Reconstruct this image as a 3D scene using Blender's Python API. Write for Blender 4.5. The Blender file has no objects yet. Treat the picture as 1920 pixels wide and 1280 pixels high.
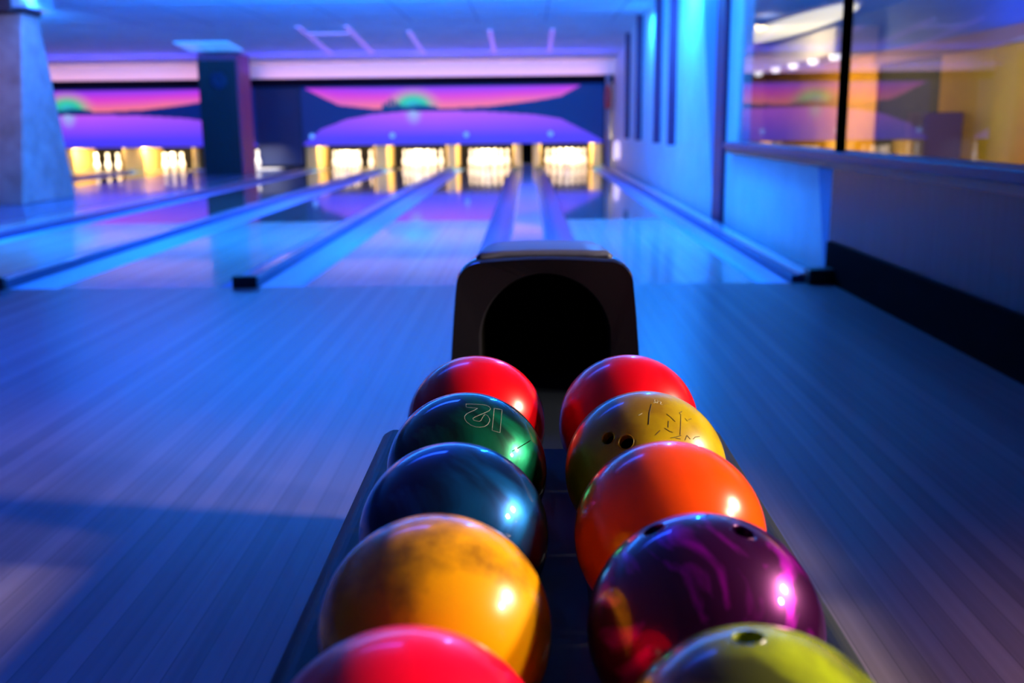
import bpy, bmesh, math, random
from mathutils import Vector, Matrix
random.seed(4)
S = bpy.context.scene
COL = S.collection

# ------------------------------------------------------------------ camera
F_PX, CAM_H = 1880.0, 1.05
YAW, PITCH, ROLL = 0.016889, 0.214046, math.radians(0.63)

def cam_axes():
    f = Vector((-math.sin(YAW) * math.cos(PITCH), math.cos(YAW) * math.cos(PITCH), -math.sin(PITCH)))
    r = Vector((math.cos(YAW), math.sin(YAW), 0))
    u = r.cross(f)
    return r * math.cos(ROLL) - u * math.sin(ROLL), u * math.cos(ROLL) + r * math.sin(ROLL), f

CR, CU, CF = cam_axes()
EYE = Vector((0, 0, CAM_H))
cd = bpy.data.cameras.new('camera')
cam = bpy.data.objects.new('camera', cd)
COL.objects.link(cam)
m = Matrix((CR, CU, -CF)).transposed().to_4x4()
m.translation = EYE
cam.matrix_world = m
cd.sensor_width = 36
cd.lens = F_PX / 1920 * 36
cd.clip_start, cd.clip_end = 0.02, 200
cd.dof.use_dof = True
cd.dof.focus_distance = 1.42
cd.dof.aperture_fstop = 3.6
S.camera = cam

def px_ray(x, y):
    return (CF * F_PX + CR * (x - 960) + CU * (640 - y)).normalized()

# ------------------------------------------------------------------ world, exposure
w = bpy.data.worlds.new('world')
S.world = w
w.use_nodes = True
w.node_tree.nodes['Background'].inputs[0].default_value = (0.05, 0.14, 1.0, 1)
w.node_tree.nodes['Background'].inputs[1].default_value = 0.05
S.view_settings.view_transform = 'Standard'
S.view_settings.look = 'None'
S.view_settings.exposure = 0.0
S.view_settings.gamma = 1.0
S.view_settings.use_curve_mapping = False
S.cycles.max_bounces = 8
S.cycles.use_denoising = True
S.cycles.sample_clamp_indirect = 6.0

# ------------------------------------------------------------------ lights
def area(name, loc, aim, size, size_y, power, color, spread=math.pi):
    l = bpy.data.lights.new(name, 'AREA')
    l.shape = 'RECTANGLE'
    l.size, l.size_y, l.energy, l.color, l.spread = size, size_y, power, color, spread
    o = bpy.data.objects.new(name, l)
    COL.objects.link(o)
    o.location = loc
    o.rotation_euler = (Vector(aim) - Vector(loc)).to_track_quat('-Z', 'Y').to_euler()
    return o

UV = (0.012, 0.24, 1.0)
INDIGO = (0.015, 0.09, 1.0)
WIDE = math.radians(120)
# unseen uplights added to brighten the ceiling, and blacklights aimed down on the lanes
for i, x in enumerate((-3.8, -1.3)):
    area('ceiling_fill', (x, 11.6, 2.38), (x, 13.0, 3.4), 2.4, 0.25, 370, UV, WIDE)
area('ceiling_fill_right', (0.9, 11.6, 2.38), (0.9, 13.0, 3.4), 1.6, 0.25, 250, UV, WIDE)
area('ceiling_fill_far_left', (-9.5, 16.0, 2.5), (-9.5, 16.8, 3.4), 3.0, 0.25, 230, UV, WIDE)
area('blacklight_lanes', (-2.8, 14.2, 2.79), (-2.8, 14.2, 0), 8.0, 0.3, 390, (0.035, 0.18, 1.0))
area('blacklight_lane_heads', (-3.0, 9.6, 2.79), (-3.0, 9.5, 0), 8.6, 0.3, 220, UV, math.radians(100))
area('blacklight_approach', (-2.9, 4.9, 2.79), (-3.1, 4.3, 0), 5.0, 0.4, 105, INDIGO, math.radians(115))
# wall washers at the top of the right wall
area('wall_washer_far', (1.75, 17.0, 2.72), (2.05, 17.0, 1.2), 0.5, 0.1, 40, UV)
area('wall_washer_near', (1.72, 12.9, 2.74), (2.05, 12.9, 1.1), 0.8, 0.12, 80, UV)
area('wall_washer_low', (1.2, 9.0, 2.75), (2.05, 8.8, 0.4), 1.8, 0.12, 90, UV)
# added fill lights without a fixture: pink on the bulkhead, indigo on the ceiling
for nm, x, sz in (('bulkhead_fill', -2.2, 8.0), ('bulkhead_fill_left', -10.2, 7.0)):
    area(nm, (x, 23.95, 2.10), (x, 24.2, 2.35), sz, 0.05, 1.75 * sz, (1.0, 0.46, 0.50))
    area(nm + '_up', (x, 22.7, 2.2), (x, 22.65, 2.9), sz, 0.08, 4.2 * sz, (0.04, 0.05, 1.0))
# warm ceiling lamps of the room behind the glass; they also reach the balls through the pane
WARM = (1.0, 0.80, 0.56)
area('snack_room_lamp', (4.9, 1.60, 2.80), (0.2, 1.2, 0.5), 0.34, 0.34, 46, WARM, math.radians(46))
area('snack_room_lamp_second', (4.9, 0.45, 2.80), (0.2, 1.0, 0.5), 0.30, 0.30, 17, WARM, math.radians(46))
area('snack_room_wash', (4.4, 10.0, 2.7), (6.3, 11.0, 1.2), 0.5, 5.0, 260, (1.0, 0.74, 0.32))
area('snack_room_wash_far', (4.2, 19.5, 2.6), (6.3, 20.0, 1.0), 0.5, 5.0, 300, (1.0, 0.78, 0.36))
area('snack_room_blue_fill', (5.0, 13.0, 2.3), (6.2, 14.0, 2.9), 0.3, 4.0, 60, (0.05, 0.2, 1.0))  # added blue fill for the upper wall, no known fixture
area('lobby_lamp', (1.7, -0.7, 2.7), (1.55, 1.0, 0), 0.3, 0.3, 8, (1.0, 0.55, 0.50), math.radians(36))
area('lobby_lamp_left', (-7.5, 8.0, 2.7), (-7.4, 14.0, 1.8), 0.4, 0.4, 3.5, (1.0, 0.62, 0.50), math.radians(40))

# ------------------------------------------------------------------ materials
def mat(name, color, rough=0.5, metal=0.0, spec=0.5, coat=0.0, emit=None, estr=0.0):
    mt = bpy.data.materials.new(name)
    mt.use_nodes = True
    b = mt.node_tree.nodes['Principled BSDF']
    b.inputs['Base Color'].default_value = (*color, 1)
    b.inputs['Roughness'].default_value = rough
    b.inputs['Metallic'].default_value = metal
    b.inputs['Specular IOR Level'].default_value = spec
    b.inputs['Coat Weight'].default_value = coat
    b.inputs['Coat Roughness'].default_value = 0.04
    if emit:
        b.inputs['Emission Color'].default_value = (*emit, 1)
        b.inputs['Emission Strength'].default_value = estr
    return mt

def noise_mat(name, c1, c2, scale=(1, 1, 1), nscale=4.0, lo=0.35, hi=0.65, detail=4, distortion=0.0, bump=0.0, **kw):
    mt = mat(name, c1, **kw)
    nt = mt.node_tree
    b = nt.nodes['Principled BSDF']
    tc = nt.nodes.new('ShaderNodeTexCoord')
    mp = nt.nodes.new('ShaderNodeMapping')
    mp.inputs['Scale'].default_value = scale
    nz = nt.nodes.new('ShaderNodeTexNoise')
    nz.inputs['Scale'].default_value = nscale
    nz.inputs['Detail'].default_value = detail
    nz.inputs['Distortion'].default_value = distortion
    rp = nt.nodes.new('ShaderNodeValToRGB')
    rp.color_ramp.elements[0].position, rp.color_ramp.elements[1].position = lo, hi
    rp.color_ramp.elements[0].color, rp.color_ramp.elements[1].color = (*c1, 1), (*c2, 1)
    nt.links.new(tc.outputs['Object'], mp.inputs[0])
    nt.links.new(mp.outputs[0], nz.inputs['Vector'])
    nt.links.new(nz.outputs['Fac'], rp.inputs[0])
    nt.links.new(rp.outputs[0], b.inputs['Base Color'])
    if bump:
        bp = nt.nodes.new('ShaderNodeBump')
        bp.inputs['Strength'].default_value = bump
        bp.inputs['Distance'].default_value = 0.01
        nt.links.new(nz.outputs['Fac'], bp.inputs['Height'])
        nt.links.new(bp.outputs[0], b.inputs['Normal'])
    return mt

def wood_boards(name, c1, c2, board=0.055, rough=0.25, coat=0.0, grain=1.0, spec=0.5):
    """boards that run along Y, each with its own tone, with fine long grain and a thin seam"""
    mt = mat(name, c1, rough, spec=spec, coat=coat)
    nt = mt.node_tree
    L = nt.links.new
    b = nt.nodes['Principled BSDF']
    tc = nt.nodes.new('ShaderNodeTexCoord')
    sep = nt.nodes.new('ShaderNodeSeparateXYZ')
    L(tc.outputs['Object'], sep.inputs[0])
    def math_n(op, a, v=None):
        n = nt.nodes.new('ShaderNodeMath')
        n.operation = op
        L(a, n.inputs[0])
        if v is not None:
            n.inputs[1].default_value = v
        return n.outputs[0]
    sx = math_n('DIVIDE', sep.outputs['X'], board)
    cell = math_n('FLOOR', sx)
    wn = nt.nodes.new('ShaderNodeTexWhiteNoise')
    wn.noise_dimensions = '1D'
    L(cell, wn.inputs['W'])
    fr = math_n('FRACT', sx)
    seam = math_n('LESS_THAN', fr, 0.05)
    mp = nt.nodes.new('ShaderNodeMapping')
    mp.inputs['Scale'].default_value = (26, 0.22, 1)
    L(tc.outputs['Object'], mp.inputs[0])
    nz = nt.nodes.new('ShaderNodeTexNoise')
    nz.inputs['Scale'].default_value = 1.5
    nz.inputs['Detail'].default_value = 6
    L(mp.outputs[0], nz.inputs['Vector'])
    mix = nt.nodes.new('ShaderNodeMix')
    mix.data_type = 'RGBA'
    mix.inputs['A'].default_value, mix.inputs['B'].default_value = (*c1, 1), (*c2, 1)
    add = nt.nodes.new('ShaderNodeMath')
    add.operation = 'MULTIPLY_ADD'
    L(nz.outputs['Fac'], add.inputs[0])
    add.inputs[1].default_value = 1.3 * grain
    sc = math_n('MULTIPLY', wn.outputs['Value'], 0.5)
    sub = math_n('SUBTRACT', sc, 0.45)
    L(sub, add.inputs[2])
    add.use_clamp = True
    L(add.outputs[0], mix.inputs['Factor'])
    dk = nt.nodes.new('ShaderNodeMix')
    dk.data_type = 'RGBA'
    dk.inputs['B'].default_value = (c1[0] * .45, c1[1] * .45, c1[2] * .45, 1)
    L(mix.outputs['Result'], dk.inputs['A'])
    L(math_n('MULTIPLY', seam, 0.5), dk.inputs['Factor'])
    L(dk.outputs['Result'], b.inputs['Base Color'])
    rr = nt.nodes.new('ShaderNodeMapRange')
    L(nz.outputs['Fac'], rr.inputs['Value'])
    rr.inputs['To Min'].default_value, rr.inputs['To Max'].default_value = rough * .93, rough * 1.07
    L(rr.outputs[0], b.inputs['Roughness'])
    return mt

M = {}
M['approach'] = wood_boards('approach_boards', (0.165, 0.130, 0.15), (0.33, 0.27, 0.30), 0.06, rough=0.30, grain=.8, spec=0.16)
M['lane_head'] = wood_boards('pale_maple_boards', (0.55, 0.50, 0.44), (0.86, 0.80, 0.74), 0.027, rough=0.20, coat=0.3, grain=0.6)
M['lane_bed'] = wood_boards('pine_boards', (0.22, 0.18, 0.14), (0.44, 0.36, 0.28), 0.027, rough=0.09, coat=0.8, grain=0.7)
M['pin_deck'] = mat('pin_deck_boards', (0.74, 0.62, 0.46), 0.14, coat=0.5)
M['gutter'] = mat('grey_gutter', (0.20, 0.42, 0.80), 0.35)
M['gutter_shaded'] = mat('shaded_gutter', (0.05, 0.10, 0.26), 0.3)  # shade beside the ball return track put into the gutter colour
M['capping'] = mat('pale_capping', (0.62, 0.72, 0.82), 0.14, coat=0.6)
M['shaded_step'] = mat('shaded_divider_side', (0.03, 0.07, 0.20), 0.3)
M['black'] = mat('black_plastic', (0.012, 0.012, 0.014), 0.45)
M['black_matte'] = mat('black_matte', (0.003, 0.003, 0.004), 0.9, spec=0.02)
M['hood_black'] = mat('hood_black', (0.014, 0.013, 0.022), 0.42, spec=0.3)
M['hood_edge'] = mat('hood_glossy_shell', (0.02, 0.02, 0.025), 0.12, spec=0.6, coat=0.5)
M['hood_cover'] = mat('hood_grey_cover', (0.15, 0.16, 0.28), 0.4)
M['hood_liner'] = mat('hood_inside', (0.004, 0.004, 0.004), 0.7, spec=0.1)
M['tray'] = mat('rack_dark', (0.008, 0.012, 0.022), 0.5, spec=0.2)
M['white_wall'] = noise_mat('white_painted_wall', (0.78, 0.80, 0.82), (0.86, 0.87, 0.88), nscale=3, rough=0.55)
M['wall_shade'] = mat('wall_shade_blue', (0.14, 0.36, 0.66), 0.6)  # slanted shade on the right wall, put into a board colour
M['ceiling'] = noise_mat('ceiling_tiles_paint', (0.74, 0.76, 0.80), (0.84, 0.85, 0.87), nscale=2, rough=0.7)
M['brown'] = mat('brown_batten', (0.24, 0.035, 0.09), 0.5, spec=0.2)
M['brown_dark'] = mat('dark_brown_beam', (0.10, 0.045, 0.05), 0.6)
M['wainscot'] = noise_mat('dark_stained_wood', (0.010, 0.016, 0.036), (0.022, 0.030, 0.060), scale=(1, 14, 0.6), nscale=3, rough=0.36, spec=0.2)
M['sill_top'] = mat('sill_dark_top', (0.02, 0.04, 0.13), 0.4, spec=0.2)
M['sill_wood'] = mat('sill_brown_edge', (0.22, 0.09, 0.05), 0.45)
M['mullion'] = mat('black_mullion', (0.003, 0.003, 0.003), 0.9, spec=0.0)
M['concrete'] = noise_mat('rough_concrete', (0.44, 0.26, 0.22), (0.58, 0.38, 0.34), nscale=3.5, detail=8, rough=0.85, bump=0.3)
M['navy'] = mat('navy_panel', (0.006, 0.016, 0.075), 0.45)
M['navy_dark'] = mat('dark_navy_valance', (0.002, 0.002, 0.010), 0.8, spec=0.05)
M['bulkhead'] = mat('pale_bulkhead', (0.80, 0.72, 0.70), 0.6)
M['gold'] = mat('gold_kickback', (0.80, 0.50, 0.14), 0.4)
M['pit'] = mat('pit_curtain', (0.012, 0.010, 0.008), 0.9, spec=0.1)
M['pin'] = mat('white_pin', (0.88, 0.86, 0.80), 0.25, coat=0.5)
M['magenta'] = mat('plum_column_side', (0.42, 0.06, 0.16), 0.55)
M['speaker_face'] = mat('dark_column_face', (0.010, 0.012, 0.022), 0.5)
M['yellow'] = noise_mat('yellow_painted_wall', (0.62, 0.28, 0.0), (0.72, 0.34, 0.002), nscale=1.2, rough=0.6)
M['brown_band'] = mat('brown_crown_band', (0.30, 0.14, 0.10), 0.6)
M['blue_ceiling'] = mat('blue_painted_ceiling', (0.05, 0.12, 0.50), 0.6)
M['door_black'] = mat('dark_opening', (0.008, 0.007, 0.008), 0.6)
M['cream_glow'] = mat('cream_diffuser', (0.9, 0.9, 0.75), 0.5, emit=(1.0, 0.97, 0.72), estr=1.1)
M['spot_glow'] = mat('spot_diffuser', (0.9, 0.9, 0.9), 0.5, emit=(0.85, 0.88, 1.0), estr=1.6)
M['grey_soffit'] = mat('grey_soffit', (0.50, 0.50, 0.58), 0.6)
M['pale_glow'] = mat('pale_glow_body', (0.9, 0.85, 0.9), 0.4, emit=(1.0, 0.72, 0.85), estr=0.8)
M['blue_glow'] = mat('blue_marker_glass', (0.5, 0.7, 0.9), 0.4, emit=(0.10, 0.35, 1.0), estr=0.8)
M['azure_panel'] = mat('azure_lamp_diffuser', (0.8, 0.85, 0.9), 0.4, emit=(0.05, 0.32, 1.0), estr=0.75)
M['pale_frame'] = mat('glowing_ceiling_profile', (0.85, 0.70, 0.80), 0.4, emit=(.45, .22, 1.0), estr=.35)  # glow added so the profiles stand out from the ceiling
M['red'] = mat('red_plate', (0.75, 0.06, 0.05), 0.4)
M['steel'] = mat('steel_edge', (0.6, 0.6, 0.62), 0.3, metal=1.0)

def glass_mat():
    mt = bpy.data.materials.new('window_glass')
    mt.use_nodes = True
    nt = mt.node_tree
    nt.nodes.remove(nt.nodes['Principled BSDF'])
    tr = nt.nodes.new('ShaderNodeBsdfTransparent')
    gl = nt.nodes.new('ShaderNodeBsdfGlossy')
    gl.inputs['Roughness'].default_value = 0.01
    ge = nt.nodes.new('ShaderNodeNewGeometry')
    dt = nt.nodes.new('ShaderNodeVectorMath')
    dt.operation = 'DOT_PRODUCT'
    nt.links.new(ge.outputs['Normal'], dt.inputs[0])
    nt.links.new(ge.outputs['Incoming'], dt.inputs[1])
    def mn(op, a, b=None, c=None):
        n = nt.nodes.new('ShaderNodeMath')
        n.operation = op
        for k, v in enumerate((a, b, c)):
            if v is None:
                continue
            if isinstance(v, (int, float)):
                n.inputs[k].default_value = v
            else:
                nt.links.new(v, n.inputs[k])
        return n.outputs[0]
    ab = mn('ABSOLUTE', dt.outputs['Value'])
    fac = mn('MULTIPLY_ADD', mn('POWER', mn('SUBTRACT', 1.0, ab), 5.0), 0.96, 0.04)
    mx = nt.nodes.new('ShaderNodeMixShader')
    nt.links.new(fac, mx.inputs[0])
    nt.links.new(tr.outputs[0], mx.inputs[1])
    nt.links.new(gl.outputs[0], mx.inputs[2])
    nt.links.new(mx.outputs[0], nt.nodes['Material Output'].inputs[0])
    return mt
M['glass'] = glass_mat()

# ------------------------------------------------------------------ mesh helpers
def obj(name, bm, m, parent=None, smooth=False, bevel=0.0, segs=2):
    me = bpy.data.meshes.new(name)
    bmesh.ops.recalc_face_normals(bm, faces=bm.faces)
    bm.to_mesh(me)
    bm.free()
    for mm in (m if isinstance(m, (list, tuple)) else [m]):
        me.materials.append(mm)
    o = bpy.data.objects.new(name, me)
    COL.objects.link(o)
    if parent:
        o.parent = parent
    if smooth:
        for p in me.polygons:
            p.use_smooth = True
    if bevel:
        bv = o.modifiers.new('bevel', 'BEVEL')
        bv.width, bv.segments, bv.limit_method = bevel, segs, 'ANGLE'
        bv.angle_limit = math.radians(40)
    return o

def box(bm, x0, x1, y0, y1, z0, z1):
    v = [bm.verts.new((x, y, z)) for z in (z0, z1) for y in (y0, y1) for x in (x0, x1)]
    for f in ((0, 1, 3, 2), (4, 6, 7, 5), (0, 4, 5, 1), (1, 5, 7, 3), (3, 7, 6, 2), (2, 6, 4, 0)):
        bm.faces.new([v[i] for i in f])
    return v

def boxes(*bs):
    bm = bmesh.new()
    for b in bs:
        box(bm, *b)
    return bm

def prism_y(prof, y0, y1):
    """closed profile of (x, z) points extruded along Y"""
    bm = bmesh.new()
    a = [bm.verts.new((x, y0, z)) for x, z in prof]
    b = [bm.verts.new((x, y1, z)) for x, z in prof]
    n = len(prof)
    for i in range(n):
        bm.faces.new((a[i], a[(i + 1) % n], b[(i + 1) % n], b[i]))
    bm.faces.new(a)
    bm.faces.new(b[::-1])
    return bm

def lathe(prof, n=24, bm=None, c=(0, 0, 0)):
    bm = bm or bmesh.new()
    rings = []
    for r, z in prof:
        if r < 1e-6:
            rings.append([bm.verts.new((c[0], c[1], c[2] + z))])
        else:
            rings.append([bm.verts.new((c[0] + r * math.cos(2 * math.pi * i / n), c[1] + r * math.sin(2 * math.pi * i / n), c[2] + z)) for i in range(n)])
    for a, b in zip(rings, rings[1:]):
        for i in range(n):
            j = (i + 1) % n
            if len(a) == 1 and len(b) > 1:
                bm.faces.new((a[0], b[i], b[j]))
            elif len(b) == 1 and len(a) > 1:
                bm.faces.new((a[i], a[j], b[0]))
            elif len(a) > 1:
                bm.faces.new((a[i], a[j], b[j], b[i]))
    return bm

def empty(name, loc=(0, 0, 0)):
    o = bpy.data.objects.new(name, None)
    COL.objects.link(o)
    o.location = loc
    o.empty_display_size = 0.1
    return o

def tag(o, label=None, cat=None, group=None, kind=None):
    for k, v in (('label', label), ('category', cat), ('group', group), ('kind', kind)):
        if v:
            o[k] = v
    return o

def struct(name, bm, m, **kw):
    return tag(obj(name, bm, m, **kw), kind='structure')

# ------------------------------------------------------------------ setting
FOUL, PINS, MASK = 6.6, 24.9, 24.5
LANE_END = 25.9
struct('floor', boxes((-14, 2.05, -3.0, FOUL, -0.12, 0.0)), M['approach'])
tag(obj('subfloor', boxes((-14, 2.05, FOUL, 27.0, -0.30, -0.12)), M['black_matte']), kind='structure').name = 'floor_under_lanes'
# right wall: full height beyond the window, low wall under it
WX = 2.05
struct('wall_right', boxes((WX, WX + .15, 10.25, 27.0, -0.12, 3.0), (WX, WX + .15, 6.75, 10.25, -0.12, 0.74),
                           (WX, WX + .15, -3.0, 10.25, 2.7, 3.0)), M['white_wall'])
struct('wall_right_wainscot', boxes((WX - .03, WX + .15, -3.0, 6.75, 0.0, 0.74)), M['wainscot'])
struct('baseboard_right', boxes((WX - .06, WX - .031, -3.0, 6.70, 0.0, 0.26)), M['black_matte'])
tag(obj('window_sill', boxes((WX - .10, WX + .20, -3.0, 10.2, 0.79, 0.845)), M['sill_top'], bevel=.006), kind='structure').name = 'trim_1'
struct('trim_2', boxes((WX - .07, WX + .02, -3.0, 10.2, 0.741, 0.789)), M['sill_wood'])
# glass panes of the partition
struct('window_1', boxes((WX + .02, WX + .026, 6.795, 10.0, 0.845, 2.7)), M['glass'])
struct('window_2', boxes((WX + .02, WX + .026, 2.0, 6.765, 0.845, 2.7)), M['glass'])
struct('window_3', boxes((WX + .02, WX + .026, -3.0, 1.94, 0.845, 2.7)), M['glass'])
for k, (y, e) in enumerate(((6.78, .0145), (1.97, .029))):
    struct('trim_%d' % (3 + k), boxes((WX - .01, WX + .05, y - e, y + e, 0.845, 2.7)), M['mullion'])
struct('trim_5', boxes((WX, WX + .12, 10.001, 10.248, 0.846, 2.699)), M['white_wall'])
# big pillar beside the window and a tapered board coloured as the wall shade beyond it
struct('pillar_right', boxes((WX - .05, WX + .001, 10.55, 11.0, 0.0, 3.0)), M['brown'])
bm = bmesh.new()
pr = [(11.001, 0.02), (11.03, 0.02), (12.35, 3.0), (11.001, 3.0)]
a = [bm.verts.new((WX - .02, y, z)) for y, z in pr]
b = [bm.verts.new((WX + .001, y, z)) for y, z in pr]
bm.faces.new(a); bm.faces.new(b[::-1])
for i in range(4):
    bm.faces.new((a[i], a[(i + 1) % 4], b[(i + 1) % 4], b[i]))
struct('trim_6', bm, M['wall_shade'])
bm = bmesh.new()  # smaller tapered board coloured as shade on the low wall
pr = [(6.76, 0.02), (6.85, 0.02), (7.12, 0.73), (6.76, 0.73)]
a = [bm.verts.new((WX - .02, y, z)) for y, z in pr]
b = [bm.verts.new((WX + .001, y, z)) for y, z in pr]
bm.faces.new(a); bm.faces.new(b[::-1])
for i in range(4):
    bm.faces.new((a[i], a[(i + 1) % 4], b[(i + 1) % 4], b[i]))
struct('trim_7', bm, M['wall_shade'])
# fins on the right wall
for k, (y, x0) in enumerate(((14.2, .11), (15.8, .11), (18.4, .11), (20.6, .09))):
    struct('trim_%d' % (8 + k), boxes((WX - x0, WX, y - .03, y + .03, 0.73, 2.95)), M['brown'])

# ceiling: flat tiles, then a slope down to the bulkhead over the masking units
CZ, BEND, BULK = 2.88, 19.2, 24.2
bm = bmesh.new()
def strip(pts, x0, x1):
    a = [bm.verts.new((x0, y, z)) for y, z in pts]
    b = [bm.verts.new((x1, y, z)) for y, z in pts]
    for i in range(len(pts) - 1):
        bm.faces.new((a[i], a[i + 1], b[i + 1], b[i]))
strip([(-3, CZ), (BEND, CZ), (BULK + .05, 2.44)], -14, WX + .1)
struct('ceiling', bm, M['ceiling'])
# tile seams: thin dark T-bars on the ceiling
bm = bmesh.new()
for i in range(-11, 2):
    x = i * 1.22 + .35
    box(bm, x - .012, x + .012, 11, BEND, CZ - .006, CZ - .001)
for y in (13.4, 15.8, 18.2):
    box(bm, -14, WX, y - .012, y + .012, CZ - .0065, CZ - .0015)
struct('ceiling_seams', bm, M['grey_soffit'])
struct('wall_bulkhead', boxes((-14, WX, BULK, BULK + .25, 2.14, 2.44)), M['bulkhead'])
struct('wall_valance', boxes((-14, WX, BULK + .06, BULK + .26, 1.96, 2.139)), M['navy_dark'])
struct('wall_back', boxes((-14, WX, 26.6, 26.8, -0.12, 3.0)), M['black_matte'])
# raised strip of floor that carries the columns
struct('floor_column_strip', boxes((-7.98, -5.865, FOUL, 26.0, -0.12, 0.03)), mat('blue_grey_strip', (0.12, 0.26, 0.50), 0.22, coat=.3))

# ------------------------------------------------------------------ lanes
def gutter_bm(x0, x1, y0, y1):
    n = 10
    prof = []
    for i in range(n + 1):
        t = i / n
        prof.append((x0 + (x1 - x0) * t, -0.005 - 0.07 * math.sin(math.pi * t)))
    prof += [(x1, -0.115), (x0, -0.115)]
    return prism_y(prof, y0, y1)

SPLICE = FOUL + 4.6
def lane(xc, label, wl=0.235, wr=0.235, gl='gutter', gr='gutter'):
    h = 0.54
    t = empty('bowling_lane', (xc, FOUL, 0))
    tag(t, label, 'lane', 'bowling lanes')
    def rel(bm, nm, mt, lab=None):
        bmesh.ops.translate(bm, vec=(-xc, -FOUL, 0), verts=bm.verts)
        o = obj(nm, bm, mt, t)
        if lab:
            o['label'] = lab
        return o
    rel(boxes((xc - h, xc + h, FOUL + .004, SPLICE, -0.118, 0.0)), 'lane_head', M['lane_head'], 'pale maple front stretch')
    rel(boxes((xc - h, xc + h, SPLICE + .002, 24.6, -0.118, 0.0)), 'lane_bed', M['lane_bed'], 'darker polished pine stretch')
    rel(boxes((xc - h, xc + h, 24.602, LANE_END, -0.118, 0.0)), 'pin_deck', M['pin_deck'], 'lit deck under the pins')
    rel(gutter_bm(xc - h - wl, xc - h - .002, FOUL + .004, LANE_END), 'gutter', M[gl])
    rel(gutter_bm(xc + h + .002, xc + h + wr, FOUL + .004, LANE_END), 'gutter', M[gr])
    return t

LANES = {'R': .965, 'A': -.955, 'B': -2.62, 'C': -4.38, 'E': -8.77, 'F': -10.42}
lane(LANES['R'], 'bowling lane between the white right wall and the ball return', gl='gutter_shaded')
lane(LANES['A'], 'bowling lane just left of the ball return track', .315, .235, gr='gutter_shaded')
lane(LANES['B'], 'bowling lane between the narrow divider with black end block and the wide divider', .35, .120)
lane(LANES['C'], 'bowling lane right of the concrete column, beside the column strip')
lane(LANES['E'], 'bowling lane just left of the columns, with a few pins left standing')
lane(LANES['F'], 'bowling lane farthest to the left, glimpsed past the concrete column')

def divider(x0, x1, z, label, y0=FOUL + .03, block=True, side=0.05, cap=None):
    t = empty('lane_divider', ((x0 + x1) / 2, y0, 0))
    tag(t, label, 'lane divider')
    hw = (x1 - x0) / 2
    ln = 24.58 - y0
    if cap:                       # rail with its side shade put into a dark colour, pale strip on top
        obj('side_rail', boxes((-hw, hw, 0, ln, -.118, z)), M['shaded_step'], t)
        obj('capping', boxes((-hw + cap, hw - cap, .01, ln, z + .0005, z + .012)), M['capping'], t, bevel=.004)
    else:
        prof = [(-hw, -.118), (-hw, .005), (-hw + side, z), (hw - side, z), (hw, .005), (hw, -.118)]
        obj('capping', prism_y(prof, 0, ln), M['capping'], t, bevel=.006)
    if block:
        e = obj('end_block', boxes((-hw - .012, hw + .012, -.07, -.001, 0.001, z + .03)), M['black'], t, bevel=.01)
        e['label'] = 'black end block'
    return t

divider(-.177, .187, .10, 'wide pale ball return track running down between two lanes', y0=FOUL + .01, block=False, side=.05)
divider(-1.955, -1.815, .05, 'narrow blue lane divider with a black end block', cap=.03)
divider(-3.60, -3.515, .05, 'blue divider second from the ball return, left of the narrow one', cap=.012)
divider(-5.86, -5.17, .035, 'broad flat ledge beside the strip that carries the columns', cap=.16, block=False)
divider(-9.64, -9.55, .05, 'divider between the two lanes left of the columns', cap=.015, block=False)
divider(1.752, 1.95, .045, 'narrow ledge along the foot of the white right wall', cap=.05, block=False)
tag(obj('corner_block', boxes((1.83, 2.045, FOUL - .10, FOUL + .028, 0.0, .10)), M['black'], bevel=.012),
    'black block at the foot of the right wall by the foul line', 'end block')

# ------------------------------------------------------------------ pins
def pin_bm():
    pts = [(0, 0), (.026, 0), (.0286, .006), (.036, .03), (.050, .075), (.0585, .105), (.0606, .1143), (.0585, .13), (.052, .155),
           (.040, .19), (.029, .22), (.0238, .245), (.0230, .254), (.0245, .275), (.0285, .305), (.0318, .335), (.0323, .3445),
           (.030, .360), (.022, .374), (.011, .380), (0, .381)]
    return lathe(pts, 20)
first_pin = None
def pin(x, y, label, group, z=0.0):
    global first_pin
    if first_pin is None:
        first_pin = obj('bowling_pin', pin_bm(), M['pin'], smooth=True)
        o = first_pin
    else:
        o = first_pin.copy()
        COL.objects.link(o)
    o.location = (x, y, z + .002)
    o.scale = (1.14, 1.14, 1.14)
    tag(o, label, 'bowling pin', group)
    return o
RACK = [(0, 0), (-.152, .264), (.152, .264), (-.305, .528), (0, .528), (.305, .528), (-.457, .792), (-.152, .792), (.152, .792), (.457, .792)]
def rack(xc, keep, label, group):
    for i in keep:
        pin(xc + RACK[i][0], PINS + RACK[i][1] - .15, label, group)
rack(LANES['R'], range(10), 'white pin in the full lit rack beside the right wall', 'pins of the rack beside the right wall')
rack(LANES['A'], range(10), 'white pin in the full lit rack just left of the ball return track', 'pins of the rack left of the ball return')
rack(LANES['B'], range(10), 'white pin in the full rack behind the narrow divider', 'pins of the rack behind the narrow divider')
rack(LANES['C'], (0, 1, 2, 3, 4, 6, 7, 8), 'white pin in the broken rack right of the navy panel', 'pins of the broken rack right of the navy panel')
pin(LANES['C'] + .457, PINS + .64, 'white pin standing apart at the right of the broken rack', 'pins of the broken rack right of the navy panel')
E0 = LANES['E'] + .10
for dx, dy, lb in ((-.32, .40, 'leftmost white pin of the cluster beside the dark column'), (-.14, .53, 'second white pin from the left in the cluster beside the dark column'),
                   (0, 0, 'front white pin in the middle of the cluster beside the dark column'), (.152, .26, 'fourth white pin from the left in the cluster beside the dark column'),
                   (.40, .53, 'rightmost white pin, standing right beside the dark column')):
    pin(E0 + dx, PINS + dy - .15, lb, 'pins left standing beside the dark column')
F0 = LANES['F']
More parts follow.
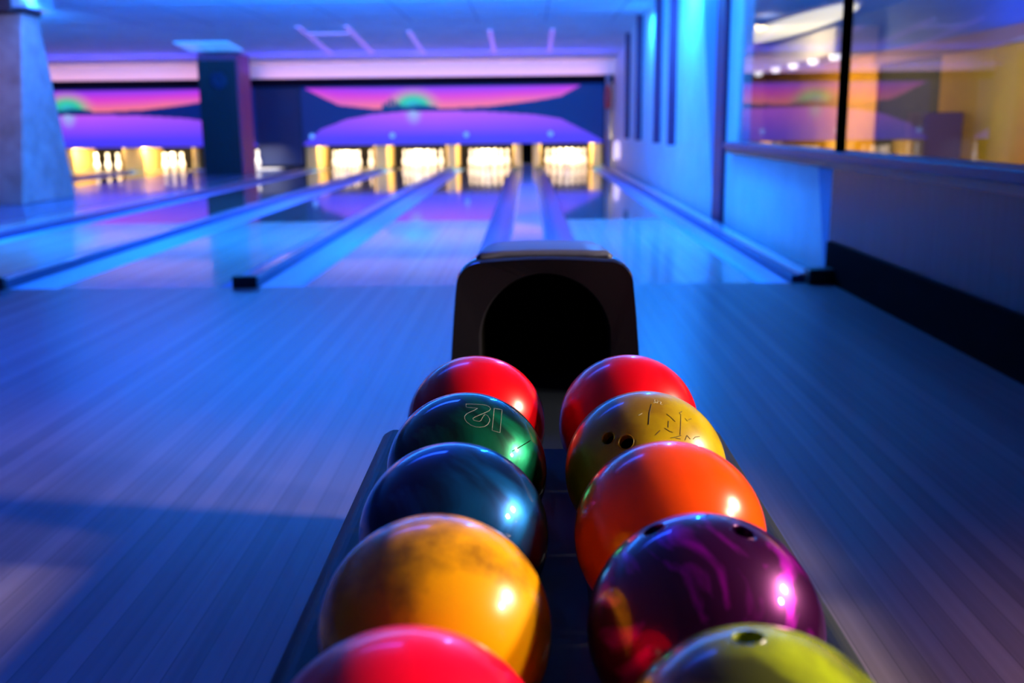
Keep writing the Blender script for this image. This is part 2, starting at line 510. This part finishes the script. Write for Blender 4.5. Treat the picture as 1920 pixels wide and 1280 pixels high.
for dx, dy, lb in ((-.15, .1, 'bright white pin nearest the concrete column'), (-.05, .53, 'white pin half hidden behind the bright one beside the concrete column'),
                   (.21, .53, 'middle one of the three pin shapes right of the concrete column'), (.46, .64, 'white pin at the right of the small group by the concrete column')):
    pin(F0 + dx, PINS + dy - .15, lb, 'pins left standing beside the concrete column')
pin(-6.45, 24.30, 'lone white pin standing in front of the navy panel right of the plum column side', None, .064)
# ledge and lamp for the lone pin
tag(obj('pin_ledge', boxes((-7.95, -5.87, 24.12, 24.46, 0.0305, .064)), M['pin'], bevel=.01), 'bright pale ledge at the foot of the navy panel', 'ledge')

for k, xc in LANES.items():
    area('pin_light', (xc, 24.58, .60), (xc, 25.2, 0.1), 1.0, .06, 70, (1.0, .80, .48))
area('pin_light', (-6.3, 23.75, .85), (-6.3, 24.32, 0.15), .8, .06, 9, (1.0, .85, .62), math.radians(70))

# gold kickback walls between the pin decks, each a bevelled board with a dark cap
def kick(x0, x1, label):
    t = empty('kickback', ((x0 + x1) / 2, 24.62, 0))
    tag(t, label, 'kickback', 'gold kickback boards between the pin decks')
    h = (x1 - x0) / 2
    o = obj('side_board', boxes((-h, h, 0, 1.28, .002, .62)), M['gold'], t, bevel=.02)
    obj('rear_post', boxes((-h - .01, h + .01, 1.285, 1.32, .002, .64)), M['black'], t)
kick(1.56, 1.80, 'gold kickback board beside the rightmost rack of pins')
kick(.14, .33, 'gold kickback board right of the ball return track end')
kick(-.33, -.14, 'gold kickback board left of the ball return track end')
kick(-1.95, -1.70, 'gold kickback board behind the narrow divider')
kick(-3.70, -3.38, 'gold kickback board between the broken rack and the full rack right of it')
kick(-5.36, -5.06, 'gold kickback board between the navy panel and the broken rack')
kick(-9.82, -9.30, 'gold kickback board between the two small pin groups at left')
kick(-11.25, -11.02, 'gold kickback board right beside the concrete column edge')
kick(-8.12, -7.98, 'gold kickback board left of the dark column')
struct('wall_pit', boxes((-14, WX, 25.95, 26.05, -.1, 1.9)), M['pit'])

# ------------------------------------------------------------------ masking units
def lerp(a, b, t):
    t = max(0, min(1, t))
    return tuple(p + (q - p) * t for p, q in zip(a, b))
def srgb(r, g, b):
    f = lambda c: c / 12.92 if c <= .04045 else ((c + .055) / 1.055) ** 2.4
    return tuple(f(v / 255) for v in (r, g, b))
def interp(pts, x):
    if x <= pts[0][0]:
        return pts[0][1]
    for (a, p), (b, q) in zip(pts, pts[1:]):
        if x <= b:
            return p + (q - p) * (x - a) / (b - a)
    return pts[-1][1]
# u runs 0..565 over the width, v 0..110 from the top
SKY_LOW = [(8, 4), (35, 18), (70, 35), (135, 43), (205, 43), (285, 43), (355, 40), (435, 31), (485, 23), (525, 2)]
LAKE_TOP = [(0, 108), (35, 80), (85, 62), (135, 53), (205, 48), (335, 50), (435, 57), (485, 65), (545, 95), (565, 108)]
def art_color(u, v):
    navy = srgb(0, 22, 110)
    if 4 <= v and 8 < u < 525 and v < interp(SKY_LOW, u):
        t = (v - 4) / max(8.0, interp(SKY_LOW, u) - 4)
        base = lerp(srgb(130, 50, 245), srgb(222, 60, 205), t / .45) if t < .45 else lerp(srgb(222, 60, 205), srgb(245, 118, 140), (t - .45) / .45)
        edge = min(1, min(u - 8, 525 - u) / 130)
        base = lerp(srgb(190, 40, 230), base, .35 + .65 * edge)
        d = math.hypot((u - 210) / 42, (v - 38) / 27)
        if d < 1.5:
            halo = lerp(srgb(60, 200, 235), srgb(50, 200, 150), d / .55) if d < .55 else lerp(srgb(50, 200, 150), srgb(210, 150, 150), (d - .55) / .6)
            base = lerp(halo, base, (d - .6) / .75)
        if 152 < u < 255:   # spruce silhouettes on the shore
            tr = 20 * abs(math.sin(u * .42)) ** .7 * max(0, 1 - abs(u - 168) / 24) + 9 * abs(math.sin(u * .8)) * max(0, 1 - abs(u - 215) / 45)
            if v > 43 - tr - 2:
                base = srgb(10, 60, 110)
        return base
    lt = interp(LAKE_TOP, u)
    if v > lt:
        t = (v - lt) / (110 - lt + 1e-3)
        g = (v - 48) / 62
        base = lerp(srgb(196, 88, 250), srgb(72, 58, 250), g * 1.25)
        mid = max(0, 1 - abs(u - 250) / 330)
        base = lerp(srgb(90, 60, 250), base, .45 + .55 * mid)
        d = math.hypot((u - 210) / 18, (v - 50) / 26)
        if d < 1:
            base = lerp(srgb(150, 190, 240), base, d)
        return base
    return navy
ART_W, ART_H, ART_Z = 7.20, 1.375, .585
def masking(x0, label):
    t = empty('masking_unit', (x0, MASK, ART_Z))
    tag(t, label, 'masking unit', 'printed masking units above the pin decks')
    nu, nv = 282, 80
    bm = bmesh.new()
    lay = bm.verts.layers.float_color.new('art')
    grid = []
    for j in range(nv + 1):
        row = []
        for i in range(nu + 1):
            vtx = bm.verts.new((ART_W * i / nu, 0, ART_H * (1 - j / nv)))
            vtx[lay] = (*art_color(565 * i / nu, 110 * j / nv), 1)
            row.append(vtx)
        grid.append(row)
    for j in range(nv):
        for i in range(nu):
            bm.faces.new((grid[j][i], grid[j + 1][i], grid[j + 1][i + 1], grid[j][i + 1]))
    p = obj('printed_panel', bm, M['art'], t)
    obj('backing_board', boxes((-.02, ART_W + .02, .004, .06, -.02, ART_H)), M['navy'], t)
    return t
am = mat('backlit_print', (0.1, 0.1, 0.1), 0.5)
nt = am.node_tree
at_n = nt.nodes.new('ShaderNodeVertexColor')
at_n.layer_name = 'art'
bs = nt.nodes['Principled BSDF']
nt.links.new(at_n.outputs[0], bs.inputs['Emission Color'])
bs.inputs['Emission Strength'].default_value = 1.0
bs.inputs['Base Color'].default_value = (.02, .02, .03, 1)
M['art'] = am
masking(-5.38, 'wide glowing sunset and lake masking panel above the four right racks')
masking(-5.38 - 8.30, 'glowing sunset masking panel partly behind the concrete and dark columns')
struct('wall_panel_between_masking', boxes((-6.46, -5.405, MASK - .03, MASK + .1, .12, 1.96)), M['navy'])
# small blue lights along the lower edge of the masking
for x, lb in ((-5.15, 'leftmost of the four small blue lights under the wide masking panel'), (-3.22, 'second small blue light from the left under the wide masking panel'),
              (-1.45, 'third small blue light, left of the ball return track'), (.56, 'rightmost of the four small blue lights under the wide masking panel')):
    t = lathe([(0, -.06), (.05, -.06), (.06, -.03), (.06, .03), (.05, .06), (0, .06)], 16)
    bmesh.ops.rotate(t, matrix=Matrix.Rotation(math.pi / 2, 3, 'X'), verts=t.verts, cent=(0, 0, 0))
    o = obj('marker_light', t, M['blue_glow'], smooth=True)
    o.location = (x, MASK - .065, .80)
    tag(o, lb, 'light', 'small blue lights under the masking')

# ------------------------------------------------------------------ columns
def pier():
    t = empty('concrete_column', (-7.35, 14.5, .03))
    tag(t, 'rough concrete column widening towards its foot at the left', 'column')
    bm = bmesh.new()
    lo = [(-6.9, 13.7), (-6.9, 15.35), (-7.85, 15.35), (-7.85, 13.7)]
    hi = [(-6.9, 14.25), (-6.9, 14.75), (-7.85, 14.75), (-7.85, 14.25)]
    a = [bm.verts.new((x + 7.35, y - 14.5, 0)) for x, y in lo]
    b = [bm.verts.new((x + 7.35, y - 14.5, 2.56)) for x, y in hi]
    bm.faces.new(a[::-1]); bm.faces.new(b)
    for i in range(4):
        bm.faces.new((a[i], a[(i + 1) % 4], b[(i + 1) % 4], b[i]))
    obj('shaft', bm, M['concrete'], t, bevel=.02)
pier()
struct('beam_left', boxes((-14, -6.95, 14.05, 14.95, 2.61, CZ)), M['brown_dark'])
struct('beam_left_end', boxes((-6.949, -6.74, 14.1, 14.9, 2.66, CZ - .002)), M['capping'])
t = empty('dark_column', (-6.56, 22.0, .03))
tag(t, 'tall dark column with a plum side and a loudspeaker, in front of the masking', 'column')
obj('front_face', boxes((-.45, .36, 0, .04, 0, 2.40)), M['speaker_face'], t, bevel=.01)
o = obj('shaft', boxes((-.45, .40, .041, 1.02, 0, 2.54)), M['magenta'], t, bevel=.015)
o['label'] = 'plum painted sides'
bm = lathe([(0, .02), (.10, .02), (.14, .03), (.17, .012), (.19, 0), (0, 0)], 24)
bmesh.ops.rotate(bm, matrix=Matrix.Rotation(math.pi / 2, 3, 'X'), verts=bm.verts, cent=(0, 0, 0))
bmesh.ops.translate(bm, vec=(-.02, -.001, 1.98), verts=bm.verts)
obj('speaker_cone', bm, M['navy'], t, smooth=True)
# post at the far right with its red plate, and a pale glow of unknown source built as a glowing shape
tag(obj('post', boxes((1.82, 1.93, 23.8, 23.9, .058, 2.13)), mat('mauve_post', (.45, .22, .24), .5), bevel=.01), 'thin mauve post in front of the masking at its right end', 'post')
tag(obj('red_plate', lathe([(0, 0), (.055, 0), (.075, .03), (.08, .25), (.07, .42), (.04, .5), (0, .51)], 16, c=(1.87, 23.721, 1.36)), M['red'], smooth=True),
    'small red canister shape hung on the mauve post', 'red fixture')
tag(obj('wall_glow', lathe([(0, 0), (.05, .01), (.065, .08), (.06, .3), (.045, .4), (0, .42)], 16, c=(1.975, 22.6, .24)), M['pale_glow'], smooth=True),
    'small pale glowing shape low on the right wall near the pins', 'lamp')

# ceiling fixtures
def slope_z(y):
    return CZ + (2.44 - CZ) * (y - BEND) / (BULK + .05 - BEND)
def ceil_panel(name, x0, x1, y0, y1, m, label, cat, split=False):
    t = empty(name, ((x0 + x1) / 2, y0, slope_z(y0)))
    tag(t, label, cat)
    def slab(nm, a0, a1, b0, b1, th, mm):
        bm = bmesh.new()
        vs = []
        for dz in (0, -th):
            for (x, y) in ((a0, b0), (a1, b0), (a1, b1), (a0, b1)):
                vs.append(bm.verts.new((x - (x0 + x1) / 2, y - y0, slope_z(y) - slope_z(y0) - .004 + dz)))
        for f in ((0, 1, 2, 3), (7, 6, 5, 4), (0, 4, 5, 1), (1, 5, 6, 2), (2, 6, 7, 3), (3, 7, 4, 0)):
            bm.faces.new([vs[i] for i in f])
        return obj(nm, bm, mm, t)
    return t, slab
t, slab = ceil_panel('ceiling_light', -7.1, -6.0, 20.9, 21.95, None, 'pale blue twin ceiling panel light above the dark column', 'ceiling light')
slab('diffuser', -7.1, -6.57, 20.9, 21.95, .03, M['azure_panel'])
slab('diffuser', -6.53, -6.0, 20.9, 21.95, .03, M['azure_panel'])
t, slab = ceil_panel('ceiling_profile', -4.3, -3.3, 19.4, 22.6, None, 'faint pale square outline on the ceiling above the second and third racks', 'ceiling frame')
for a0, a1, b0, b1 in ((-4.3, -4.2, 19.4, 22.6), (-3.4, -3.3, 19.4, 22.6), (-4.2, -3.4, 20.1, 20.25)):
    slab('frame_bar', a0, a1, b0, b1, .02, M['pale_frame'])
for x, lb in ((-2.3, 'short pale ceiling strip right of the square ceiling outline'), (-.75, 'short pale ceiling strip above the ball return track'), (.45, 'faint pale ceiling strip nearest the right wall')):
    t, slab = ceil_panel('ceiling_strip', x, x + .1, 20.0, 22.8, None, lb, 'ceiling strip')
    slab('bar', x, x + .1, 20.0, 22.8, .015, M['pale_frame'])

# ------------------------------------------------------------------ room behind the glass
YX = 6.2
struct('wall_yellow', boxes((YX, YX + .15, -3, 15.6, 0, 1.98), (YX, YX + .15, 18.4, 27, 0, 2.2)), M['yellow'])
struct('trim_20', boxes((YX - .05, YX + .15, -3, 18.4, 1.981, 2.20)), M['brown_band'])
struct('wall_yellow_upper', boxes((YX, YX + .15, -3, 27, 2.201, 2.949)), M['blue_ceiling'])
struct('door_1', boxes((YX + .05, YX + .15, 15.6, 18.4, 0, 1.98)), M['door_black'])
struct('ceiling_far_room', boxes((WX + .151, YX + .15, -3, 27, 2.95, 3.0)), M['blue_ceiling'])
struct('floor_far_room', boxes((WX + .151, YX + .15, -3, 27, -.1, 0)), mat('far_room_floor', (.10, .07, .05), .3))
struct('wall_far_room', boxes((WX + .151, YX + .15, 27, 27.2, 0, 3.0)), M['yellow'])
t = empty('cabinet', (5.9, 15.0, 0))
tag(t, 'low brown cabinet against the yellow wall behind the glass', 'cabinet')
obj('body', boxes((-.24, .28, -.36, .36, .001, 1.14)), M['brown_dark'], t, bevel=.01)
for yy in (-.18, .18):
    d = obj('door', boxes((-.262, -.241, yy - .17, yy + .17, .06, 1.08)), M['brown_dark'], t, bevel=.005)
    obj('handle', boxes((-.285, -.2625, yy - .01, yy + .01, .55, .72)), M['steel'], d, bevel=.003)
# grey soffit with spots along the yellow wall
struct('ceiling_soffit', boxes((YX - .75, YX - .001, 18.5, 26.9, 2.20, 2.66)), M['grey_soffit'])
for k, y in enumerate((18.8, 20.2, 21.7, 23.2, 24.9)):
    o = obj('spot_lamp', lathe([(0, -.11), (.07, -.10), (.10, -.05), (.10, 0), (0, 0)], 16), M['spot_glow'], smooth=True)
    o.location = (YX - .65, y, 2.195)
    tag(o, ['round white spot lamp nearest the dark opening in the row under the soffit', 'second white spot lamp from the dark opening under the soffit',
            'middle one of the five white spot lamps under the soffit', 'fourth white spot lamp from the dark opening under the soffit',
            'white spot lamp farthest from the dark opening under the soffit'][k], 'spot lamp', 'spot lamps under the soffit behind the glass')
t = empty('oval_ceiling_light', (4.9, 19.6, 2.80))
tag(t, 'large oval cream ceiling light seen through the window', 'ceiling light')
n = 40
bm = bmesh.new()
def oval(rx, ry, z0, z1):
    bm = bmesh.new()
    a = [bm.verts.new((rx * math.cos(2 * math.pi * i / n), ry * math.sin(2 * math.pi * i / n), z0)) for i in range(n)]
    b = [bm.verts.new((rx * .94 * math.cos(2 * math.pi * i / n), ry * .94 * math.sin(2 * math.pi * i / n), z1)) for i in range(n)]
    bm.faces.new(a); bm.faces.new(b[::-1])
    for i in range(n):
        bm.faces.new((a[i], a[(i + 1) % n], b[(i + 1) % n], b[i]))
    return bm
obj('rim', oval(.60, 3.8, 0, -.05), M['grey_soffit'], t)
obj('diffuser', oval(.54, 3.7, -.051, -.08), M['cream_glow'], t)
for yy in (-2.2, 2.2):
    obj('hanger', boxes((-.02, .02, yy - .02, yy + .02, .001, .148)), M['steel'], t)

# ------------------------------------------------------------------ ball return
RX = .036
BZ, BR = .588, .1085
BY = [.638, .856, 1.0745, 1.293, 1.5115]
HALF = [.127, .125, .123, .121, .119]
HOOD_Y = 2.15
ret = empty('ball_return', (RX, 1.3, 0))
tag(ret, 'dark ball return rack with a black hood, standing on the approach', 'ball return')
def rel(bm, nm, mt, parent=ret, **kw):
    bmesh.ops.translate(bm, vec=(-RX, -1.3, 0), verts=bm.verts)
    return obj(nm, bm, mt, parent, **kw)
# trough cross-section: two rounded channels with a low ridge between them
prof = []
cz = BZ
def arc(cx, a0, a1, n=14, r=.1105):
    return [(cx + r * math.cos(math.radians(a0 + (a1 - a0) * i / n)), cz + r * math.sin(math.radians(a0 + (a1 - a0) * i / n))) for i in range(n + 1)]
L = arc(RX - .123, 200, 322)
R = arc(RX + .123, 218, 340)
prof = [(RX - .250, .30), (RX - .285, .49), (RX - .280, .545), (RX - .262, .556)] + L + R + [(RX + .262, .556), (RX + .280, .545), (RX + .285, .49), (RX + .250, .30)]
rel(prism_y(prof, -.25, 1.60), 'tray', M['tray'], bevel=.006)
rel(boxes((RX - .17, RX + .17, 1.602, HOOD_Y + .2, .30, .46)), 'feed_ramp', M['tray'], bevel=.01)
rel(boxes((RX - .20, RX + .20, .0, 2.35, 0.0, .299)), 'pedestal', M['black'], bevel=.03)

# hood: loft between a front outline and a smaller rear outline, with an arched mouth
def rounded(hw_b, hw_t, z0, z1, r, n=10, cx=RX):
    """open outline from lower left over the top to lower right"""
    pts = [(cx - hw_b, z0)]
    for i in range(1, 6):
        t = i / 6
        pts.append((cx - hw_b + (hw_b - hw_t) * t * t * 1.0, z0 + (z1 - r - z0) * t))
    for i in range(n + 1):
        a = math.pi - (math.pi / 2) * i / n
        pts.append((cx - hw_t + r + r * math.cos(a), z1 - r + r * math.sin(a)))
    k = 8
    for i in range(1, k):
        t = i / k
        pts.append((cx - hw_t + r + (2 * hw_t - 2 * r) * t, z1 + .006 * math.sin(math.pi * t)))
    right = [(2 * cx - x, z) for x, z in pts[:6 + n + 1]][::-1]
    return pts + right
def mouth(hw, z0, zt, n, cx=RX):
    """arch with the same number of points"""
    pts = []
    zc = zt - hw
    for i in range(n):
        t = i / (n - 1)
        if t < .16:
            pts.append((cx - hw, z0 + (zc - z0) * t / .16))
        elif t > .84:
            pts.append((cx + hw, z0 + (zc - z0) * (1 - t) / .16))
        else:
            a = math.pi * (1 - (t - .16) / .68)
            pts.append((cx + hw * math.cos(a), zc + hw * math.sin(a)))
    return pts
out0 = rounded(.214, .192, .30, .757, .055)
N = len(out0)
def loft(loops, bm=None):
    bm = bm or bmesh.new()
    vs = [[bm.verts.new(p) for p in l] for l in loops]
    for a, b in zip(vs, vs[1:]):
        for i in range(len(a) - 1):
            bm.faces.new((a[i], a[i + 1], b[i + 1], b[i]))
    return bm, vs
Yf = lambda pts, y: [(x, y, z) for x, z in pts]
def scale_out(pts, sx, dz, cx=RX):
    return [(cx + (x - cx) * sx, z + (dz if z > .5 else 0)) for x, z in pts]
bm, vs = loft([Yf(out0, HOOD_Y), Yf(mouth(.145, .30, .732, N), HOOD_Y + .006), Yf(mouth(.140, .30, .728, N), HOOD_Y + .02)])
hood = rel(bm, 'hood', M['hood_black'], smooth=False)
hood['label'] = 'black hood with an arched mouth'
bm, vs = loft([Yf(scale_out(out0, 1.0, 0), HOOD_Y - .0005), Yf(scale_out(out0, 1.012, .004), HOOD_Y + .012), Yf(scale_out(out0, 1.0, .006), HOOD_Y + .05),
               Yf(scale_out(out0, .93, .004), HOOD_Y + .17), Yf(scale_out(out0, .80, -.002), HOOD_Y + .30)])
bm.faces.new(vs[-1])
sh = rel(bm, 'hood_shell', M['hood_edge'], smooth=True)
bm, vs = loft([Yf(mouth(.140, .30, .728, N), HOOD_Y + .02), Yf(mouth(.13, .30, .715, N), HOOD_Y + .24)])
bm.faces.new(vs[-1])
rel(bm, 'hood_liner', M['hood_liner'], smooth=True)
# grey cover plate on top of the hood
bm = bmesh.new()
rows = []
for y, hw, z in ((.030, .150, .7705), (.060, .150, .774), (.16, .142, .7735), (.29, .122, .768)):
    rows.append([bm.verts.new((RX + hw * s, HOOD_Y + y, z + .004 * (1 - s * s) - (.010 if abs(s) > .93 else 0))) for s in (-1, -.92, -.6, -.2, .2, .6, .92, 1)])
for a, b in zip(rows, rows[1:]):
    for i in range(7):
        bm.faces.new((a[i], a[i + 1], b[i + 1], b[i]))
cv = rel(bm, 'hood_cover', M['hood_cover'], smooth=True)
sd = cv.modifiers.new('thick', 'SOLIDIFY')
sd.thickness = .012
sd.offset = -1
cv['label'] = 'grey cover plate on the hood'

# ------------------------------------------------------------------ balls
def sphere_bm(r, seg=96, ring=64):
    bm = bmesh.new()
    bmesh.ops.create_uvsphere(bm, u_segments=seg, v_segments=ring, radius=r)
    return bm
def hit(c, x, y, r=BR):
    """unit direction from the ball's centre to the point that the picture shows at x, y"""
    d = px_ray(x, y)
    oc = EYE - c
    b = oc.dot(d)
    disc = b * b - (oc.length_squared - r * r)
    t = -b - math.sqrt(max(disc, 0))
    return (EYE + d * t - c).normalized()
def ball(row, k, material, label, holes=(), group='bowling balls on the return rack'):
    X = RX + HALF[k] * (-1 if row == 'L' else 1)
    c = Vector((X, BY[k], BZ))
    o = obj('bowling_ball', sphere_bm(BR), material, smooth=True)
    o.location = c
    tag(o, label, 'bowling ball', group)
    dirs = [hit(c, *h[:2]) for h in holes]
    if dirs:
        me = o.data
        cut = bmesh.new()
        for d, h in zip(dirs, holes):
            g = bmesh.ops.create_cone(cut, cap_ends=True, segments=32, radius1=h[2], radius2=h[2], depth=.09)
            q = d.to_track_quat('Z', 'Y').to_matrix().to_4x4()
            q.translation = d * (BR - .005)
            bmesh.ops.transform(cut, matrix=q, verts=g['verts'])
        cm = bpy.data.meshes.new('cutter')
        cut.to_mesh(cm)
        cut.free()
        cm.materials.append(M['black_matte'])
        co = bpy.data.objects.new('cutter', cm)
        COL.objects.link(co)
        co.location = c
        me.materials.append(M['black_matte'])
        md = o.modifiers.new('holes', 'BOOLEAN')
        md.object, md.operation, md.solver = co, 'DIFFERENCE', 'EXACT'
        md.material_mode = 'TRANSFER'
        dg = bpy.context.evaluated_depsgraph_get()
        nm = bpy.data.meshes.new_from_object(o.evaluated_get(dg))
        o.modifiers.clear()
        o.data = nm
        bpy.data.objects.remove(co)
        # the sleeve at the rim of every hole
        for d, h in zip(dirs, holes):
            r = h[2]
            zz = math.sqrt(BR * BR - r * r)
            ins = lathe([(r * 1.02, zz - .012), (r * 1.02, zz + .0004), (r * .99, zz + .0005), (r * .975, zz - .0012), (r * .97, zz - .012)], 28)
            bmesh.ops.transform(ins, matrix=d.to_track_quat('Z', 'Y').to_matrix().to_4x4(), verts=ins.verts)
            s = obj('finger_hole_rim', ins, material, o, smooth=True)
    return o, c

def ball_mat(name, c1, c2, lo=.4, hi=.62, nscale=9, rough=.18, metal=0.0, dist=0.0, coat=.4, spec=.3, detail=4, scale=(1, 1, 1)):
    return noise_mat(name, c1, c2, nscale=nscale, lo=lo, hi=hi, rough=rough, metal=metal, distortion=dist, coat=coat, spec=spec, detail=detail, scale=scale)
B = {}
B['red'] = ball_mat('ball_red', (.62, .0, .003), (.70, .0, .006), rough=.25)
B['red2'] = ball_mat('ball_scuffed_red', (.58, .0, .004), (.68, .0, .008), nscale=14, rough=.28)
B['pink'] = ball_mat('ball_hot_pink', (.90, .0, .022), (.95, .0, .034), rough=.3)
B['orange'] = ball_mat('ball_orange', (.80, .055, .0), (.86, .07, .0), rough=.22)
B['yellow'] = ball_mat('ball_scuffed_yellow', (.22, .09, .003), (.72, .31, .0), lo=.34, hi=.50, nscale=15, rough=.25, detail=8)
B['olive'] = ball_mat('ball_worn_olive', (.22, .12, .0), (.40, .29, .0), lo=.35, hi=.6, nscale=12, rough=.3, detail=8)
B['lime'] = ball_mat('ball_mottled_lime', (.07, .08, .012), (.46, .58, .01), lo=.40, hi=.60, nscale=8, rough=.22, detail=6, dist=.6)
B['green'] = ball_mat('ball_dark_green_pearl', (.0, .025, .016), (.0, .20, .10), lo=.42, hi=.68, nscale=10, rough=.32, metal=.75, dist=1.2, coat=1.0)
B['blue'] = ball_mat('ball_dark_blue_pearl', (.0, .02, .10), (.0, .11, .42), lo=.42, hi=.70, nscale=10, rough=.32, metal=.75, dist=1.2, coat=1.0)
B['purple'] = ball_mat('ball_purple_swirl', (.055, .0, .06), (.42, .0, .50), lo=.50, hi=.66, nscale=9, rough=.3, metal=.7, dist=2.2, coat=1.0, scale=(1.6, 1, .8))

ball('L', 4, B['red'], 'plain red ball at the far end of the left row, under the hood')
gb, gc = ball('L', 3, B['green'], 'dark green pearl ball marked 12, second in the left row from the hood')
ball('L', 2, B['blue'], 'dark blue pearl ball between the green one and the yellow one')
ball('L', 1, B['yellow'], 'scuffed yellow ball behind the hot pink ball')
ball('L', 0, B['pink'], 'hot pink ball nearest the viewer in the left row')
ball('R', 4, B['red2'], 'red ball at the far end of the right row, behind the olive one')
ob, oc = ball('R', 3, B['olive'], 'worn olive yellow ball with two finger holes and dark scratches', [(1140, 821, .0088), (1174, 828, .0098)])
ball('R', 2, B['orange'], 'bright orange ball between the olive one and the purple one')
ball('R', 1, B['purple'], 'swirled purple ball with finger holes near its top', [(1226, 992, .0105), (1394, 996, .0105)])
ball('R', 0, B['lime'], 'mottled lime green ball nearest the viewer in the right row', [(1403, 1194, .0115)])

def stroke(bm, c, pts, r, closed=False, lift=.0003):
    """a thin round stroke that follows the ball's surface through picture points"""
    P = []
    pp = list(pts) + ([pts[0]] if closed else [])
    for (x0, y0), (x1, y1) in zip(pp, pp[1:]):
        for i in range(4):
            P.append((x0 + (x1 - x0) * i / 4, y0 + (y1 - y0) * i / 4))
    if not closed:
        P.append(pp[-1])
    W = [hit(c, x, y) for x, y in P]
    rings = []
    n = len(W)
    for i in range(n):
        a = W[i - 1] if (i > 0 or closed) else W[i]
        b = W[(i + 1) % n] if (i < n - 1 or closed) else W[i]
        tn = (b - a).normalized()
        nr = W[i]
        sd = tn.cross(nr).normalized()
        o = W[i] * (BR + lift)
        rings.append([bm.verts.new(o + sd * (r * math.cos(q)) + nr * (r * .6 * math.sin(q))) for q in (0, 1.047, 2.094, 3.1416, 4.189, 5.236)])
    m_ = n if closed else n - 1
    for i in range(m_):
        a, b = rings[i], rings[(i + 1) % n]
        for j in range(6):
            bm.faces.new((a[j], a[(j + 1) % 6], b[(j + 1) % 6], b[j]))
    return bm
def zp(pts, ox, oy, s):
    return [(ox + x / s, oy + y / s) for x, y in pts]
one = zp([(1085, 730), (1170, 745), (1148, 995), (1062, 970)], 740, 640, 5.817)
two = zp([(778, 683), (880, 685), (960, 690), (1005, 700), (1035, 715), (1045, 735), (1030, 757), (985, 778), (920, 805), (875, 825), (852, 842), (862, 860),
          (890, 868), (920, 873), (942, 862), (955, 835), (982, 795), (1012, 808), (1035, 845), (1036, 868), (1015, 905), (980, 928), (930, 936), (880, 932),
          (830, 912), (785, 880), (764, 845), (764, 815), (785, 790), (825, 770), (870, 750), (905, 730), (850, 724), (780, 718)], 740, 640, 5.817)
M['etch'] = mat('etched_silver_line', (.34, .38, .38), .5, emit=None)
bm = bmesh.new()
stroke(bm, gc, one, .0002, True)
stroke(bm, gc, two, .0002, True)
o = obj('number_marking', bm, M['etch'], gb, smooth=True)
o['label'] = 'etched outline number 12'
bm = bmesh.new()
stroke(bm, gc, zp([(1285, 1195), (1340, 1165), (1390, 1135), (1440, 1105), (1480, 1080)], 740, 640, 5.817), .0006)
o = obj('scratch', bm, M['black_matte'], gb, smooth=True)
o['label'] = 'dark scratch'
bm = bmesh.new()
k = 5.486
for s_ in ([(1050, 590), (1030, 680), (1022, 800)], [(1205, 690), (1250, 725), (1295, 770)], [(1225, 765), (1222, 830)], [(1335, 680), (1352, 700), (1350, 800), (1345, 905)],
           [(1335, 680), (1365, 665)], [(1245, 938), (1300, 928), (1355, 912)], [(1300, 940), (1350, 948)], [(1395, 960), (1415, 910), (1450, 950)], [(1480, 950), (1500, 928), (1545, 922)],
           [(1090, 910), (1140, 860)], [(1185, 835), (1240, 870), (1270, 880)], [(1395, 735), (1420, 765)], [(1430, 750), (1460, 740)]):
    stroke(bm, oc, zp(s_, 1030, 650, k), .00042)
o = obj('scratches', bm, mat('dark_scratch', (.03, .015, .006), .8), ob, smooth=True)
o['label'] = 'dark scratches'
pale = mat('pale_marking', (.6, .6, .45), .6)
for s_ in ([(1072, 540), (1090, 548), (1078, 560), (1095, 572), (1072, 580)], [(1105, 548), (1118, 560), (1108, 580), (1098, 568)],
           [(1130, 560), (1150, 570), (1140, 590), (1160, 596)], [(920, 705), (955, 685)]):
    o = obj('small_marking', stroke(bmesh.new(), oc, zp(s_, 1030, 650, k), .0003), pale, ob, smooth=True)
    o['label'] = 'tiny pale marking'
